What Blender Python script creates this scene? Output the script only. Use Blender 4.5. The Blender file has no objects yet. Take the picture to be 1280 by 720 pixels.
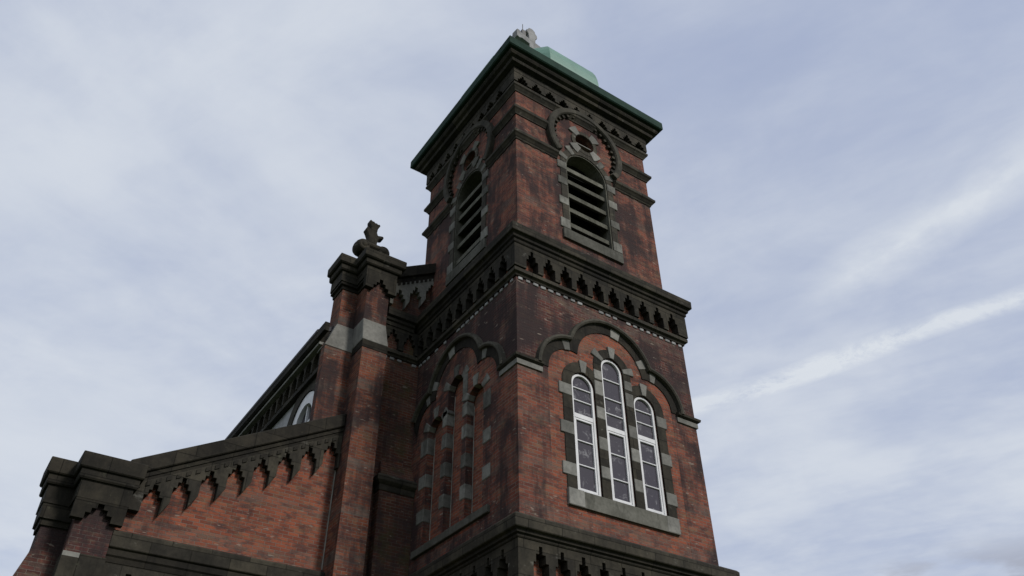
import bpy, bmesh, math, random
from mathutils import Vector, Matrix
from mathutils.geometry import tessellate_polygon
random.seed(7)
SC = bpy.context.scene
COL = SC.collection
PI = math.pi

# ------------------------------------------------------------------ camera
cam_d = bpy.data.cameras.new("camera")
cam = bpy.data.objects.new("camera", cam_d)
COL.objects.link(cam)
R_ = Vector((0.827495, -0.561428, -0.007118))       # right
D_ = Vector((0.344032, 0.51701, -0.7838))           # image down
F_ = Vector((0.443727, 0.646142, 0.620972))         # forward
m = Matrix((R_, -D_, -F_)).transposed().to_4x4()
m.translation = Vector((-7.966, -11.433, 1.6))
cam.matrix_world = m
cam_d.sensor_width = 36.0
cam_d.lens = 1018.74 / 1280 * 36.0
cam_d.clip_start = 0.1
cam_d.clip_end = 6000.0
SC.camera = cam

# ------------------------------------------------------------------ light
SUN_ELEV = math.radians(34)
SUN_AZ = math.radians(17)           # to the right of the direction the tower's front faces
to_sun = Vector((math.sin(SUN_AZ) * math.cos(SUN_ELEV), -math.cos(SUN_AZ) * math.cos(SUN_ELEV), math.sin(SUN_ELEV)))
sun_d = bpy.data.lights.new("sun", 'SUN')
sun_d.energy = 2.7
sun_d.angle = math.radians(10)
sun_d.color = (1.0, 0.96, 0.9)
sun = bpy.data.objects.new("sun", sun_d)
COL.objects.link(sun)
sun.rotation_euler = to_sun.to_track_quat('Z', 'Y').to_euler()
sun.location = (0, -30, 40)

SC.view_settings.view_transform = 'Standard'
SC.view_settings.look = 'None'
SC.view_settings.exposure = 0.0
SC.view_settings.gamma = 1.0
SC.view_settings.use_curve_mapping = False

world = bpy.data.worlds.new("World")
SC.world = world
world.use_nodes = True


class NT:
    """tiny node-tree helper"""
    def __init__(s, tree):
        s.t = tree; s.t.nodes.clear()
    def n(s, kind, **kw):
        nd = s.t.nodes.new(kind)
        for k, v in kw.items():
            setattr(nd, k, v)
        return nd
    def put(s, sock, v):
        if isinstance(v, bpy.types.NodeSocket):
            s.t.links.new(v, sock)
        elif v is not None:
            sock.default_value = v
    def math(s, op, a, b=None, c=None, clamp=False):
        nd = s.n('ShaderNodeMath', operation=op, use_clamp=clamp)
        s.put(nd.inputs[0], a)
        if b is not None: s.put(nd.inputs[1], b)
        if c is not None: s.put(nd.inputs[2], c)
        return nd.outputs[0]
    def vmath(s, op, a, b=None):
        nd = s.n('ShaderNodeVectorMath', operation=op)
        s.put(nd.inputs[0], a)
        if b is not None: s.put(nd.inputs[1], b)
        return nd.outputs[0]
    def mix(s, f, a, b, blend='MIX'):
        nd = s.n('ShaderNodeMix', data_type='RGBA', blend_type=blend)
        nd.clamp_factor = True
        s.put(nd.inputs[0], f); s.put(nd.inputs[6], a); s.put(nd.inputs[7], b)
        return nd.outputs[2]
    def noise(s, vec, scale, detail=4, rough=0.55, dist=0.0):
        nd = s.n('ShaderNodeTexNoise')
        s.put(nd.inputs['Vector'], vec)
        nd.inputs['Scale'].default_value = scale
        nd.inputs['Detail'].default_value = detail
        nd.inputs['Roughness'].default_value = rough
        nd.inputs['Distortion'].default_value = dist
        return nd.outputs['Fac']
    def ramp(s, f, lo, hi):
        nd = s.n('ShaderNodeMapRange', interpolation_type='SMOOTHSTEP')
        s.put(nd.inputs[0], f)
        nd.inputs[1].default_value = lo; nd.inputs[2].default_value = hi
        return nd.outputs[0]
    def sep(s, v):
        nd = s.n('ShaderNodeSeparateXYZ'); s.put(nd.inputs[0], v); return nd.outputs
    def com(s, x, y, z):
        nd = s.n('ShaderNodeCombineXYZ')
        s.put(nd.inputs[0], x); s.put(nd.inputs[1], y); s.put(nd.inputs[2], z)
        return nd.outputs[0]


def rgb(r, g, b):
    return (r, g, b, 1.0)


def build_world():
    t = NT(world.node_tree)
    out = t.n('ShaderNodeOutputWorld'); bg = t.n('ShaderNodeBackground')
    sky = t.n('ShaderNodeTexSky', sky_type='NISHITA')
    sky.sun_disc = False
    sky.sun_elevation = SUN_ELEV
    sky.sun_rotation = math.atan2(to_sun.x, to_sun.y)
    sky.air_density = 1.0; sky.dust_density = 1.0; sky.ozone_density = 1.0
    tc = t.n('ShaderNodeTexCoord')
    d = tc.outputs['Generated']
    x, y, z = t.sep(d)[:3]
    zz = t.math('MAXIMUM', z, 0.06)
    u = t.math('DIVIDE', x, zz); v = t.math('DIVIDE', y, zz)      # a flat cloud layer overhead
    P = t.com(u, v, 0.0)
    # thin high cloud: big soft veil + drawn-out streaks
    veil = t.noise(P, 0.62, 5, 0.55, 0.4)
    ang = math.radians(-64)                                          # streak direction in the layer
    s1 = t.math('ADD', t.math('MULTIPLY', u, math.cos(ang)), t.math('MULTIPLY', v, math.sin(ang)))
    s2 = t.math('SUBTRACT', t.math('MULTIPLY', v, math.cos(ang)), t.math('MULTIPLY', u, math.sin(ang)))
    SV = t.com(t.math('MULTIPLY', s1, 0.55), t.math('MULTIPLY', s2, 1.5), 3.3)
    streak = t.noise(SV, 1.7, 6, 0.62, 0.35)
    mott = t.noise(t.com(u, v, 7.0), 3.2, 5, 0.6, 0.3)
    cover = t.math('ADD', t.math('MULTIPLY', veil, 0.62), t.math('MULTIPLY', streak, 0.26))
    cover = t.math('ADD', cover, t.math('MULTIPLY', mott, 0.16))
    low = t.ramp(z, 0.62, 0.30)                                       # thicker towards the horizon
    cover = t.math('ADD', cover, t.math('MULTIPLY', low, 0.05))
    cover = t.math('ADD', cover, t.math('MULTIPLY', t.ramp(u, 0.9, -0.2), 0.06))
    f = t.ramp(cover, 0.38, 0.66)
    f = t.math('MULTIPLY_ADD', f, 0.70, 0.16)
    # old contrail lying across the layer
    wob = t.math('MULTIPLY', t.math('SUBTRACT', t.noise(P, 2.6, 3), 0.5), 0.07)
    dl = t.math('ADD', t.math('SUBTRACT', t.math('ADD', t.math('MULTIPLY', u, 0.9466), t.math('MULTIPLY', v, 0.3225)), 1.661), wob)
    core = t.math('SUBTRACT', 1.0, t.math('DIVIDE', t.math('ABSOLUTE', dl), 0.055), clamp=True)
    core = t.math('MULTIPLY', core, t.math('MULTIPLY_ADD', t.noise(P, 6.0, 7, 0.75, 0.6), 4.5, -1.45), clamp=True)
    core = t.math('MULTIPLY', core, t.ramp(v, 1.5, 1.2))
    dl2 = t.math('ADD', t.math('SUBTRACT', t.math('ADD', t.math('MULTIPLY', u, 0.999), t.math('MULTIPLY', v, 0.02)), 1.255), wob)
    c2 = t.math('SUBTRACT', 1.0, t.math('DIVIDE', t.math('ABSOLUTE', dl2), 0.10), clamp=True)
    c2 = t.math('MULTIPLY', t.math('MULTIPLY', c2, t.noise(P, 8.0, 5, 0.6)), t.ramp(v, 0.85, 0.55))
    f = t.math('ADD', f, t.math('MULTIPLY', core, 0.72), clamp=True)
    f = t.math('ADD', f, t.math('MULTIPLY', c2, 1.15), clamp=True)
    cloud = t.mix(t.ramp(mott, 0.3, 0.7), rgb(6.8, 7.3, 8.1), rgb(7.3, 7.75, 8.4))
    gap = t.mix(0.75, sky.outputs[0], rgb(4.2, 4.95, 7.2))
    c = t.mix(f, gap, cloud)
    # a low grey cumulus bank
    bank = t.math('MULTIPLY', t.ramp(t.noise(t.com(u, v, 1.0), 1.9, 5, 0.6), 0.44, 0.6),
                  t.math('MULTIPLY', t.ramp(z, 0.325, 0.28), t.ramp(x, 0.72, 0.80)))
    c = t.mix(t.math('MULTIPLY', bank, 0.95), c, rgb(4.1, 4.4, 5.3))
    t.put(bg.inputs[0], c)
    bg.inputs[1].default_value = 0.095
    t.t.links.new(bg.outputs[0], out.inputs[0])


build_world()

# ------------------------------------------------------------------ materials
def new_mat(name):
    mt = bpy.data.materials.new(name); mt.use_nodes = True
    t = NT(mt.node_tree)
    out = t.n('ShaderNodeOutputMaterial'); b = t.n('ShaderNodeBsdfPrincipled')
    t.t.links.new(b.outputs[0], out.inputs[0])
    return mt, t, b


def wall_coords(t):
    g = t.n('ShaderNodeNewGeometry')
    nx, ny, nz = t.sep(g.outputs['True Normal'])[:3]
    x, y, z = t.sep(g.outputs['Position'])[:3]
    side = t.math('GREATER_THAN', t.math('ABSOLUTE', nx), t.math('ABSOLUTE', ny))
    u = t.math('ADD', t.math('MULTIPLY', x, t.math('SUBTRACT', 1.0, side)), t.math('MULTIPLY', y, side))
    return g, u, z, t.com(u, z, side)


def brick_mat(name, c1, c2, soot_lo, soot_hi, soot=0.75, ochre=0.25, bands=0.5, moss=0.0):
    mt, t, b = new_mat(name)
    g, u, z, P = wall_coords(t)
    br = t.n('ShaderNodeTexBrick'); br.offset = 0.5
    t.put(br.inputs['Vector'], P)
    br.inputs['Color1'].default_value = c1; br.inputs['Color2'].default_value = c2
    br.inputs['Mortar'].default_value = rgb(0.15, 0.128, 0.11)
    br.inputs['Scale'].default_value = 1.0
    br.inputs['Mortar Size'].default_value = 0.006
    br.inputs['Mortar Smooth'].default_value = 0.2
    br.inputs['Bias'].default_value = -0.15
    br.inputs['Brick Width'].default_value = 0.225
    br.inputs['Row Height'].default_value = 0.072
    col = br.outputs['Color']
    # course-wise colour drift (courses of differently burnt bricks)
    row = t.noise(t.com(t.math('MULTIPLY', u, 2.6), t.math('MULTIPLY', z, 8.0), 0.3), 1.0, 5, 0.7)
    col = t.mix(t.math('MULTIPLY', t.ramp(row, 0.48, 0.68), ochre), col, rgb(0.145, 0.105, 0.066))
    row2 = t.noise(t.com(t.math('MULTIPLY', u, 3.0), t.math('MULTIPLY', z, 6.0), 4.7), 1.0, 5, 0.7)
    col = t.mix(t.math('MULTIPLY', t.ramp(row2, 0.47, 0.66), 0.75), col, rgb(0.060, 0.036, 0.034))
    # polychrome courses: narrow grey-brown bands
    fr = t.math('FRACT', t.math('DIVIDE', z, 1.02))
    band = t.math('LESS_THAN', t.math('ABSOLUTE', t.math('SUBTRACT', fr, 0.5)), 0.13)
    bn = t.ramp(t.noise(t.com(t.math('MULTIPLY', u, 2.2), t.math('MULTIPLY', z, 6.0), 9.0), 1.0, 4, 0.65), 0.36, 0.62)
    col = t.mix(t.math('MULTIPLY', t.math('MULTIPLY', band, bn), bands), col, rgb(0.105, 0.088, 0.075))
    # soot with its own patchy outline, and rain streaks
    so = t.noise(g.outputs['Position'], 0.75, 6, 0.65, 0.5)
    st = t.noise(t.com(t.math('MULTIPLY', u, 3.2), t.math('MULTIPLY', z, 0.38), 2.0), 1.0, 6, 0.68)
    s = t.math('ADD', t.math('MULTIPLY', so, 0.6), t.math('MULTIPLY', st, 0.4))
    sf = t.math('MULTIPLY', t.ramp(s, soot_lo, soot_hi), soot)
    col = t.mix(sf, col, rgb(0.028, 0.021, 0.022))
    if moss:
        mo = t.ramp(t.noise(g.outputs['Position'], 1.6, 6, 0.7), 0.48, 0.66)
        col = t.mix(t.math('MULTIPLY', mo, moss), col, rgb(0.05, 0.052, 0.022))
    # odd pale bricks / spalls
    pale = t.ramp(t.noise(t.com(t.math('MULTIPLY', u, 4.4), t.math('MULTIPLY', z, 13.0), 1.0), 1.0, 2, 0.5), 0.66, 0.72)
    col = t.mix(t.math('MULTIPLY', pale, 0.6), col, rgb(0.24, 0.20, 0.165))
    ef = t.noise(t.com(t.math('MULTIPLY', u, 5.0), t.math('MULTIPLY', z, 0.9), 6.0), 1.0, 6, 0.75)
    col = t.mix(t.math('MULTIPLY', t.ramp(ef, 0.62, 0.76), 0.35), col, rgb(0.16, 0.14, 0.12))
    t.put(b.inputs['Base Color'], col)
    b.inputs['Roughness'].default_value = 0.9
    b.inputs['Specular IOR Level'].default_value = 0.12
    bump = t.n('ShaderNodeBump'); bump.inputs['Strength'].default_value = 0.75; bump.inputs['Distance'].default_value = 0.02
    h = t.math('ADD', t.math('MULTIPLY', br.outputs['Fac'], -0.7), t.math('MULTIPLY', t.noise(g.outputs['Position'], 30, 3), 0.6))
    t.put(bump.inputs['Height'], h)
    t.put(b.inputs['Normal'], bump.outputs[0])
    return mt


def stone_mat(name, c, c2, stain=rgb(0.03, 0.03, 0.026), amount=0.5, pale=0.0, lo=0.45, hi=0.68, bump_s=0.4, joints=0.0):
    mt, t, b = new_mat(name)
    g, u, z, P = wall_coords(t)
    pos = g.outputs['Position']
    n1 = t.noise(pos, 2.2, 6, 0.65)
    col = t.mix(t.ramp(n1, 0.35, 0.65), c, c2)
    n2 = t.noise(pos, 14, 4, 0.6)
    col = t.mix(t.math('MULTIPLY', t.ramp(n2, 0.4, 0.7), 0.3), col, stain)
    st = t.noise(t.com(t.math('MULTIPLY', u, 3.4), t.math('MULTIPLY', z, 0.9), 1.0), 1.0, 6, 0.7)
    col = t.mix(t.math('MULTIPLY', t.ramp(st, lo, hi), amount), col, stain)
    if pale:
        pl = t.ramp(t.noise(t.com(t.math('MULTIPLY', u, 2.4), t.math('MULTIPLY', z, 3.0), 5.0), 1.0, 5, 0.7), 0.60, 0.74)
        col = t.mix(t.math('MULTIPLY', pl, pale), col, rgb(0.24, 0.235, 0.21))
    if joints:
        br = t.n('ShaderNodeTexBrick'); br.offset = 0.5
        t.put(br.inputs['Vector'], t.com(u, t.math('ADD', z, 0.07), 0.0))
        br.inputs['Color1'].default_value = rgb(1.25, 1.22, 1.15); br.inputs['Color2'].default_value = rgb(0.70, 0.70, 0.72)
        br.inputs['Mortar'].default_value = rgb(0.45, 0.45, 0.43)
        br.inputs['Scale'].default_value = 1.0; br.inputs['Mortar Size'].default_value = 0.009
        br.inputs['Brick Width'].default_value = 0.74; br.inputs['Row Height'].default_value = 0.46
        col = t.mix(joints, col, br.outputs['Color'], 'MULTIPLY')
        li = t.ramp(t.noise(pos, 5.0, 6, 0.75), 0.60, 0.72)
        col = t.mix(t.math('MULTIPLY', li, 0.45), col, rgb(0.10, 0.10, 0.07))
    oi = t.n('ShaderNodeObjectInfo')
    tone = t.math('MULTIPLY_ADD', oi.outputs['Random'], 0.55, 0.70)
    col = t.mix(1.0, col, t.com(tone, tone, tone), 'MULTIPLY')
    t.put(b.inputs['Base Color'], col)
    b.inputs['Roughness'].default_value = 0.88
    b.inputs['Specular IOR Level'].default_value = 0.12
    bump = t.n('ShaderNodeBump'); bump.inputs['Strength'].default_value = bump_s; bump.inputs['Distance'].default_value = 0.015
    t.put(bump.inputs['Height'], t.noise(pos, 16, 5, 0.65))
    t.put(b.inputs['Normal'], bump.outputs[0])
    return mt


def paint_mat(name, c, c2, rough=0.5, scale=3.0, metallic=0.0):
    mt, t, b = new_mat(name)
    g = t.n('ShaderNodeNewGeometry')
    n1 = t.noise(g.outputs['Position'], scale, 6, 0.65)
    t.put(b.inputs['Base Color'], t.mix(t.ramp(n1, 0.36, 0.66), c, c2))
    b.inputs['Roughness'].default_value = rough
    b.inputs['Metallic'].default_value = metallic
    b.inputs['Specular IOR Level'].default_value = 0.45 if rough < 0.6 else 0.1
    bump = t.n('ShaderNodeBump'); bump.inputs['Strength'].default_value = 0.15; bump.inputs['Distance'].default_value = 0.01
    t.put(bump.inputs['Height'], t.noise(g.outputs['Position'], 20, 4))
    t.put(b.inputs['Normal'], bump.outputs[0])
    return mt


def glass_mat():
    mt, t, b = new_mat("dark_window_glass")
    g = t.n('ShaderNodeNewGeometry')
    pos = g.outputs['Position']
    n = t.ramp(t.noise(pos, 5.5, 5, 0.7, 0.6), 0.54, 0.70)
    t.put(b.inputs['Base Color'], t.mix(t.math('MULTIPLY', n, 0.85), rgb(0.050, 0.044, 0.053), rgb(0.20, 0.195, 0.205)))  # pale blotches: whitish reflections mixed into the glass colour
    b.inputs['Roughness'].default_value = 0.12
    b.inputs['Specular IOR Level'].default_value = 0.35
    bump = t.n('ShaderNodeBump'); bump.inputs['Strength'].default_value = 0.12; bump.inputs['Distance'].default_value = 0.02
    t.put(bump.inputs['Height'], t.noise(pos, 2.5, 3))
    t.put(b.inputs['Normal'], bump.outputs[0])
    return mt


M = {}
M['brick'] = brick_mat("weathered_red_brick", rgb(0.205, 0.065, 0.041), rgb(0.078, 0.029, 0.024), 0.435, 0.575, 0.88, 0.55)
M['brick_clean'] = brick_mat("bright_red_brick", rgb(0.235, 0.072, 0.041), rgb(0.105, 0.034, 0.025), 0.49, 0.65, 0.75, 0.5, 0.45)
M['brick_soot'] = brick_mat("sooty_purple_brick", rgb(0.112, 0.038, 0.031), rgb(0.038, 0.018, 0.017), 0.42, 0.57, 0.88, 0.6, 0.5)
M['brick_moss'] = brick_mat("mossy_brown_brick", rgb(0.135, 0.048, 0.029), rgb(0.07, 0.027, 0.02), 0.45, 0.64, 0.7, 0.3, 0.3, 0.6)
M['brick_orange'] = brick_mat("orange_brick", rgb(0.195, 0.062, 0.034), rgb(0.082, 0.028, 0.021), 0.44, 0.585, 0.88, 0.55, 0.8)
M['stone_dark'] = stone_mat("blackened_stone", rgb(0.0319, 0.0286, 0.0227), rgb(0.0193, 0.0176, 0.0151), rgb(0.0101, 0.0101, 0.0092), 0.6, 0.22, joints=1.0)
M['stone_mid'] = stone_mat("lichen_grey_stone", rgb(0.0538, 0.0487, 0.0386), rgb(0.0319, 0.0294, 0.0244), rgb(0.0134, 0.0134, 0.0118), 0.5, 0.45, joints=1.0)
M['stone_light'] = stone_mat("pale_dressed_stone", rgb(0.1974, 0.1932, 0.1764), rgb(0.1344, 0.1327, 0.1218), rgb(0.0588, 0.0588, 0.0521), 0.35, 0.0, 0.55, 0.75, 0.25)
M['stone_cross'] = stone_mat("pale_grey_cross_stone", rgb(0.3024, 0.3024, 0.3024), rgb(0.2268, 0.2268, 0.2268), rgb(0.1008, 0.1008, 0.1008), 0.4)
M['stone_worn_dim'] = stone_mat("worn_dimmed_dressing", rgb(0.175, 0.172, 0.155), rgb(0.115, 0.113, 0.10), rgb(0.04, 0.04, 0.035), 0.55, 0.3, 0.48, 0.64, 0.4)  # toned down to carry the shade of the side-face quoins too
M['stone_hood'] = stone_mat("weathered_hood_stone", rgb(0.0882, 0.0823, 0.0672), rgb(0.0571, 0.0538, 0.0437), rgb(0.0210, 0.0210, 0.0185), 0.5, 0.3, joints=0.6)
M['stone_sill'] = stone_mat("stained_sill_stone", rgb(0.1260, 0.1235, 0.1075), rgb(0.0882, 0.0865, 0.0739), rgb(0.0378, 0.0378, 0.0302), 0.55, 0.0, 0.52, 0.66, 0.3)
M['copper'] = paint_mat("green_copper", rgb(0.024, 0.046, 0.036), rgb(0.013, 0.027, 0.021), 0.85, 1.3)
M['copper_pale'] = paint_mat("pale_green_copper", rgb(0.0966, 0.2058, 0.1554), rgb(0.0714, 0.1596, 0.1218), 0.5, 1.1)
M['white'] = paint_mat("white_window_paint", rgb(0.5880, 0.5880, 0.5964), rgb(0.5040, 0.5040, 0.5124), 0.4, 3.0)
M['plaster'] = paint_mat("grey_white_plaster", rgb(0.3360, 0.3360, 0.3444), rgb(0.2352, 0.2352, 0.2394), 0.8, 3.0)
M['mortar'] = paint_mat("pale_mortar_line", rgb(0.2856, 0.2688, 0.2436), rgb(0.1848, 0.1764, 0.1596), 0.9, 3.0)
M['glass'] = glass_mat()
M['slate'] = paint_mat("dark_roof_slate", rgb(0.05, 0.05, 0.055), rgb(0.035, 0.035, 0.04), 0.6, 4.0)
M['void'] = paint_mat("dark_interior", rgb(0.012, 0.012, 0.011), rgb(0.008, 0.008, 0.008), 1.0, 2.0)
M['iron'] = paint_mat("dark_iron", rgb(0.03, 0.03, 0.03), rgb(0.02, 0.02, 0.02), 0.5, 4.0)
M['slat'] = stone_mat("weathered_slat", rgb(0.125, 0.123, 0.102), rgb(0.075, 0.074, 0.06), rgb(0.03, 0.031, 0.02), 0.5, 0.0)
M['grass'] = paint_mat("short_grass", rgb(0.06, 0.085, 0.03), rgb(0.05, 0.07, 0.025), 0.95, 0.7)


# ------------------------------------------------------------------ geometry helpers
class Fr:
    """wall frame: u along the wall, z up, w out of the wall"""
    def __init__(s, P, t, n):
        s.P, s.t, s.n = P, t, n
    def __call__(s, u, z, w):
        return Vector((s.P[0] + s.t[0] * u + s.n[0] * w, s.P[1] + s.t[1] * u + s.n[1] * w, z))


def slab(bm, fr, outer, w0, w1, holes=()):
    """a plate of the given outline (u, z), from depth w0 to w1, with openings"""
    loops = [list(outer)] + [list(h) for h in holes]
    flat = [p for lp in loops for p in lp]
    tris = tessellate_polygon([[Vector((p[0], p[1], 0)) for p in lp] for lp in loops])
    a = [bm.verts.new(fr(p[0], p[1], w0)) for p in flat]
    b = [bm.verts.new(fr(p[0], p[1], w1)) for p in flat]
    for tr in tris:
        try:
            bm.faces.new([a[i] for i in tr]); bm.faces.new([b[i] for i in reversed(tr)])
        except ValueError:
            pass
    k = 0
    for lp in loops:
        n = len(lp)
        for i in range(n):
            i0, i1 = k + i, k + (i + 1) % n
            bm.faces.new((a[i0], a[i1], b[i1], b[i0]))
        k += n


def box(bm, fr, u0, u1, z0, z1, w0, w1):
    slab(bm, fr, [(u0, z0), (u1, z0), (u1, z1), (u0, z1)], w0, w1)


def hexa(bm, pts):
    """eight corners: four of the bottom, four of the top"""
    v = [bm.verts.new(p) for p in pts]
    for f in ((3, 2, 1, 0), (4, 5, 6, 7), (0, 1, 5, 4), (1, 2, 6, 5), (2, 3, 7, 6), (3, 0, 4, 7)):
        bm.faces.new([v[i] for i in f])


def abox(bm, x0, x1, y0, y1, z0, z1):
    hexa(bm, [(x0, y0, z0), (x1, y0, z0), (x1, y1, z0), (x0, y1, z0), (x0, y0, z1), (x1, y0, z1), (x1, y1, z1), (x0, y1, z1)])


def sweep(bm, path, prof, closed=True):
    """moulding: profile (p outwards, z) run along a plan path going anticlockwise"""
    n = len(path); rings = []
    for i in range(n):
        p = Vector(path[i])
        if closed or 0 < i < n - 1:
            d0 = (p - Vector(path[i - 1])).normalized(); d1 = (Vector(path[(i + 1) % n]) - p).normalized()
        elif i == 0:
            d0 = d1 = (Vector(path[1]) - p).normalized()
        else:
            d0 = d1 = (p - Vector(path[i - 1])).normalized()
        n0 = Vector((d0.y, -d0.x)); n1 = Vector((d1.y, -d1.x))
        mt = (n0 + n1); mt = mt / mt.dot(n0) if mt.dot(n0) > 1e-6 else n0
        rings.append([bm.verts.new((p.x + mt.x * q[0], p.y + mt.y * q[0], q[1])) for q in prof])
    k = len(prof)
    for i in range(n if closed else n - 1):
        a, b = rings[i], rings[(i + 1) % n]
        for j in range(k):
            j1 = (j + 1) % k
            bm.faces.new((a[j], a[j1], b[j1], b[j]))
    if not closed:
        bm.faces.new(rings[0]); bm.faces.new(list(reversed(rings[-1])))


def run(bm, fr, pts, prof):
    """moulding run along a line of points in the wall plane: profile (o to the left of travel, w outwards)"""
    n = len(pts); rings = []
    for i in range(n):
        p = Vector(pts[i])
        d0 = (p - Vector(pts[i - 1])).normalized() if i else (Vector(pts[1]) - p).normalized()
        d1 = (Vector(pts[i + 1]) - p).normalized() if i < n - 1 else d0
        n0 = Vector((-d0.y, d0.x)); n1 = Vector((-d1.y, d1.x))
        mt = n0 + n1; mt = mt / max(mt.dot(n0), 0.35)
        rings.append([bm.verts.new(fr(p.x + mt.x * o, p.y + mt.y * o, w)) for o, w in prof])
    k = len(prof)
    for i in range(n - 1):
        a, b = rings[i], rings[i + 1]
        for j in range(k):
            j1 = (j + 1) % k
            bm.faces.new((a[j], a[j1], b[j1], b[j]))
    bm.faces.new(rings[0]); bm.faces.new(list(reversed(rings[-1])))


def arc(cu, cz, r, a0, a1, n):
    return [(cu + r * math.cos(math.radians(a0 + (a1 - a0) * i / n)), cz + r * math.sin(math.radians(a0 + (a1 - a0) * i / n))) for i in range(n + 1)]


def sector(bm, fr, cu, cz, r0, r1, a0, a1, w0, w1, n=6):
    slab(bm, fr, arc(cu, cz, r1, a0, a1, n) + arc(cu, cz, r0, a1, a0, n), w0, w1)


def lancet(cu, r, z0, zs, n=14):
    """round-headed opening"""
    return [(cu - r, z0), (cu + r, z0)] + arc(cu, zs, r, 0, 180, n)


def obj(name, bm, mat, parent=None, bevel=0.0, label=None):
    bmesh.ops.remove_doubles(bm, verts=bm.verts, dist=1e-5)
    bmesh.ops.recalc_face_normals(bm, faces=bm.faces)
    me = bpy.data.meshes.new(name)
    bm.to_mesh(me); bm.free()
    mats = mat if isinstance(mat, (list, tuple)) else [mat]
    for q in mats:
        me.materials.append(M[q])
    o = bpy.data.objects.new(name, me)
    COL.objects.link(o)
    if parent is not None:
        o.parent = parent
    if bevel:
        bv = o.modifiers.new("worn_edges", 'BEVEL')
        bv.width = bevel; bv.segments = 1; bv.limit_method = 'ANGLE'; bv.angle_limit = math.radians(50)
    if label:
        o["label"] = label
    return o


def pieces(name, bm, mat, parent, bevel=0.0):
    """one object per separate stone"""
    bmesh.ops.remove_doubles(bm, verts=bm.verts, dist=1e-6)
    todo = set(bm.verts)
    while todo:
        st = [todo.pop()]; grp = set(st)
        while st:
            for e in st.pop().link_edges:
                for v in e.verts:
                    if v not in grp:
                        grp.add(v); st.append(v)
        todo -= grp
        b2 = bmesh.new(); mp = {v: b2.verts.new(v.co) for v in grp}
        for f in {f for v in grp for f in v.link_faces}:
            b2.faces.new([mp[v] for v in f.verts])
        obj(name, b2, mat, parent, bevel)
    bm.free()


def BM():
    return bmesh.new()


# ------------------------------------------------------------------ ground
bm = BM()
g = [bm.verts.new(p) for p in ((-3000, -3000, 0), (3000, -3000, 0), (3000, 3000, 0), (-3000, 3000, 0))]
bm.faces.new(g)
ground = obj("ground", bm, 'grass')
ground["kind"] = "structure"; ground["label"] = "grass ground around the brick church"

# ------------------------------------------------------------------ the church
church = bpy.data.objects.new("church", None)
COL.objects.link(church)
church["label"] = "red brick church with a dark stone banded bell tower and green copper roof"
church["category"] = "church"

W, DY = 5.0, 5.06                # lower tower plan
IN = 0.19                        # set-back of the belfry stage
BX0, BX1, BY0, BY1 = IN, W - IN, IN, DY - IN
YF = 4.42                        # front of the nave
FR = Fr((0, 0), (1, 0), (0, -1))       # tower front (lit side)
FL = Fr((0, 0), (0, 1), (-1, 0))       # tower side
FRB = Fr((0, IN), (1, 0), (0, -1))
FLB = Fr((IN, 0), (0, 1), (-1, 0))
FN = Fr((0, YF), (1, 0), (0, -1))      # nave front


def circ_int(c1, r1, c2, r2):
    dx, dz = c2[0] - c1[0], c2[1] - c1[1]
    d = math.hypot(dx, dz); a = (r1 * r1 - r2 * r2 + d * d) / (2 * d); h = math.sqrt(max(r1 * r1 - a * a, 0))
    mx, mz = c1[0] + a * dx / d, c1[1] + a * dz / d
    return max(((mx - h * dz / d, mz + h * dx / d), (mx + h * dz / d, mz - h * dx / d)), key=lambda p: p[1])


def trefoil(cx, off, cut=None):
    """outline of the three-lobed arch, left foot to right foot; off shrinks it inwards"""
    c1, r1, c2, r2 = (cx - 1.10, 10.88), 0.97 - off, (cx, 11.41), 1.27 - off
    ip = circ_int(c1, r1, c2, r2)
    a1 = math.degrees(math.atan2(ip[1] - c1[1], ip[0] - c1[0])); a2 = math.degrees(math.atan2(ip[1] - c2[1], ip[0] - c2[0]))
    L = arc(c1[0], c1[1], r1, 180, a1, 14)
    T = arc(c2[0], c2[1], r2, a2, 180 - a2, 30)
    Rr = [(2 * cx - p[0], p[1]) for p in reversed(L)]
    return L + T[1:] + Rr[1:], (c1, r1, a1), (c2, r2, a2)


CXR, CXL = 2.52, 2.47
bm = BM()                                    # shaft below the first cornice, set back a little
box(bm, FR, 0.09, W - 0.09, 0, 7.03, -0.5, -0.09)
box(bm, FL, 0.51, YF, 0, 7.03, -0.5, -0.09)
obj("tower_wall", bm, 'brick_clean', church)
ZB = 0.0
REC = 0.004


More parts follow.
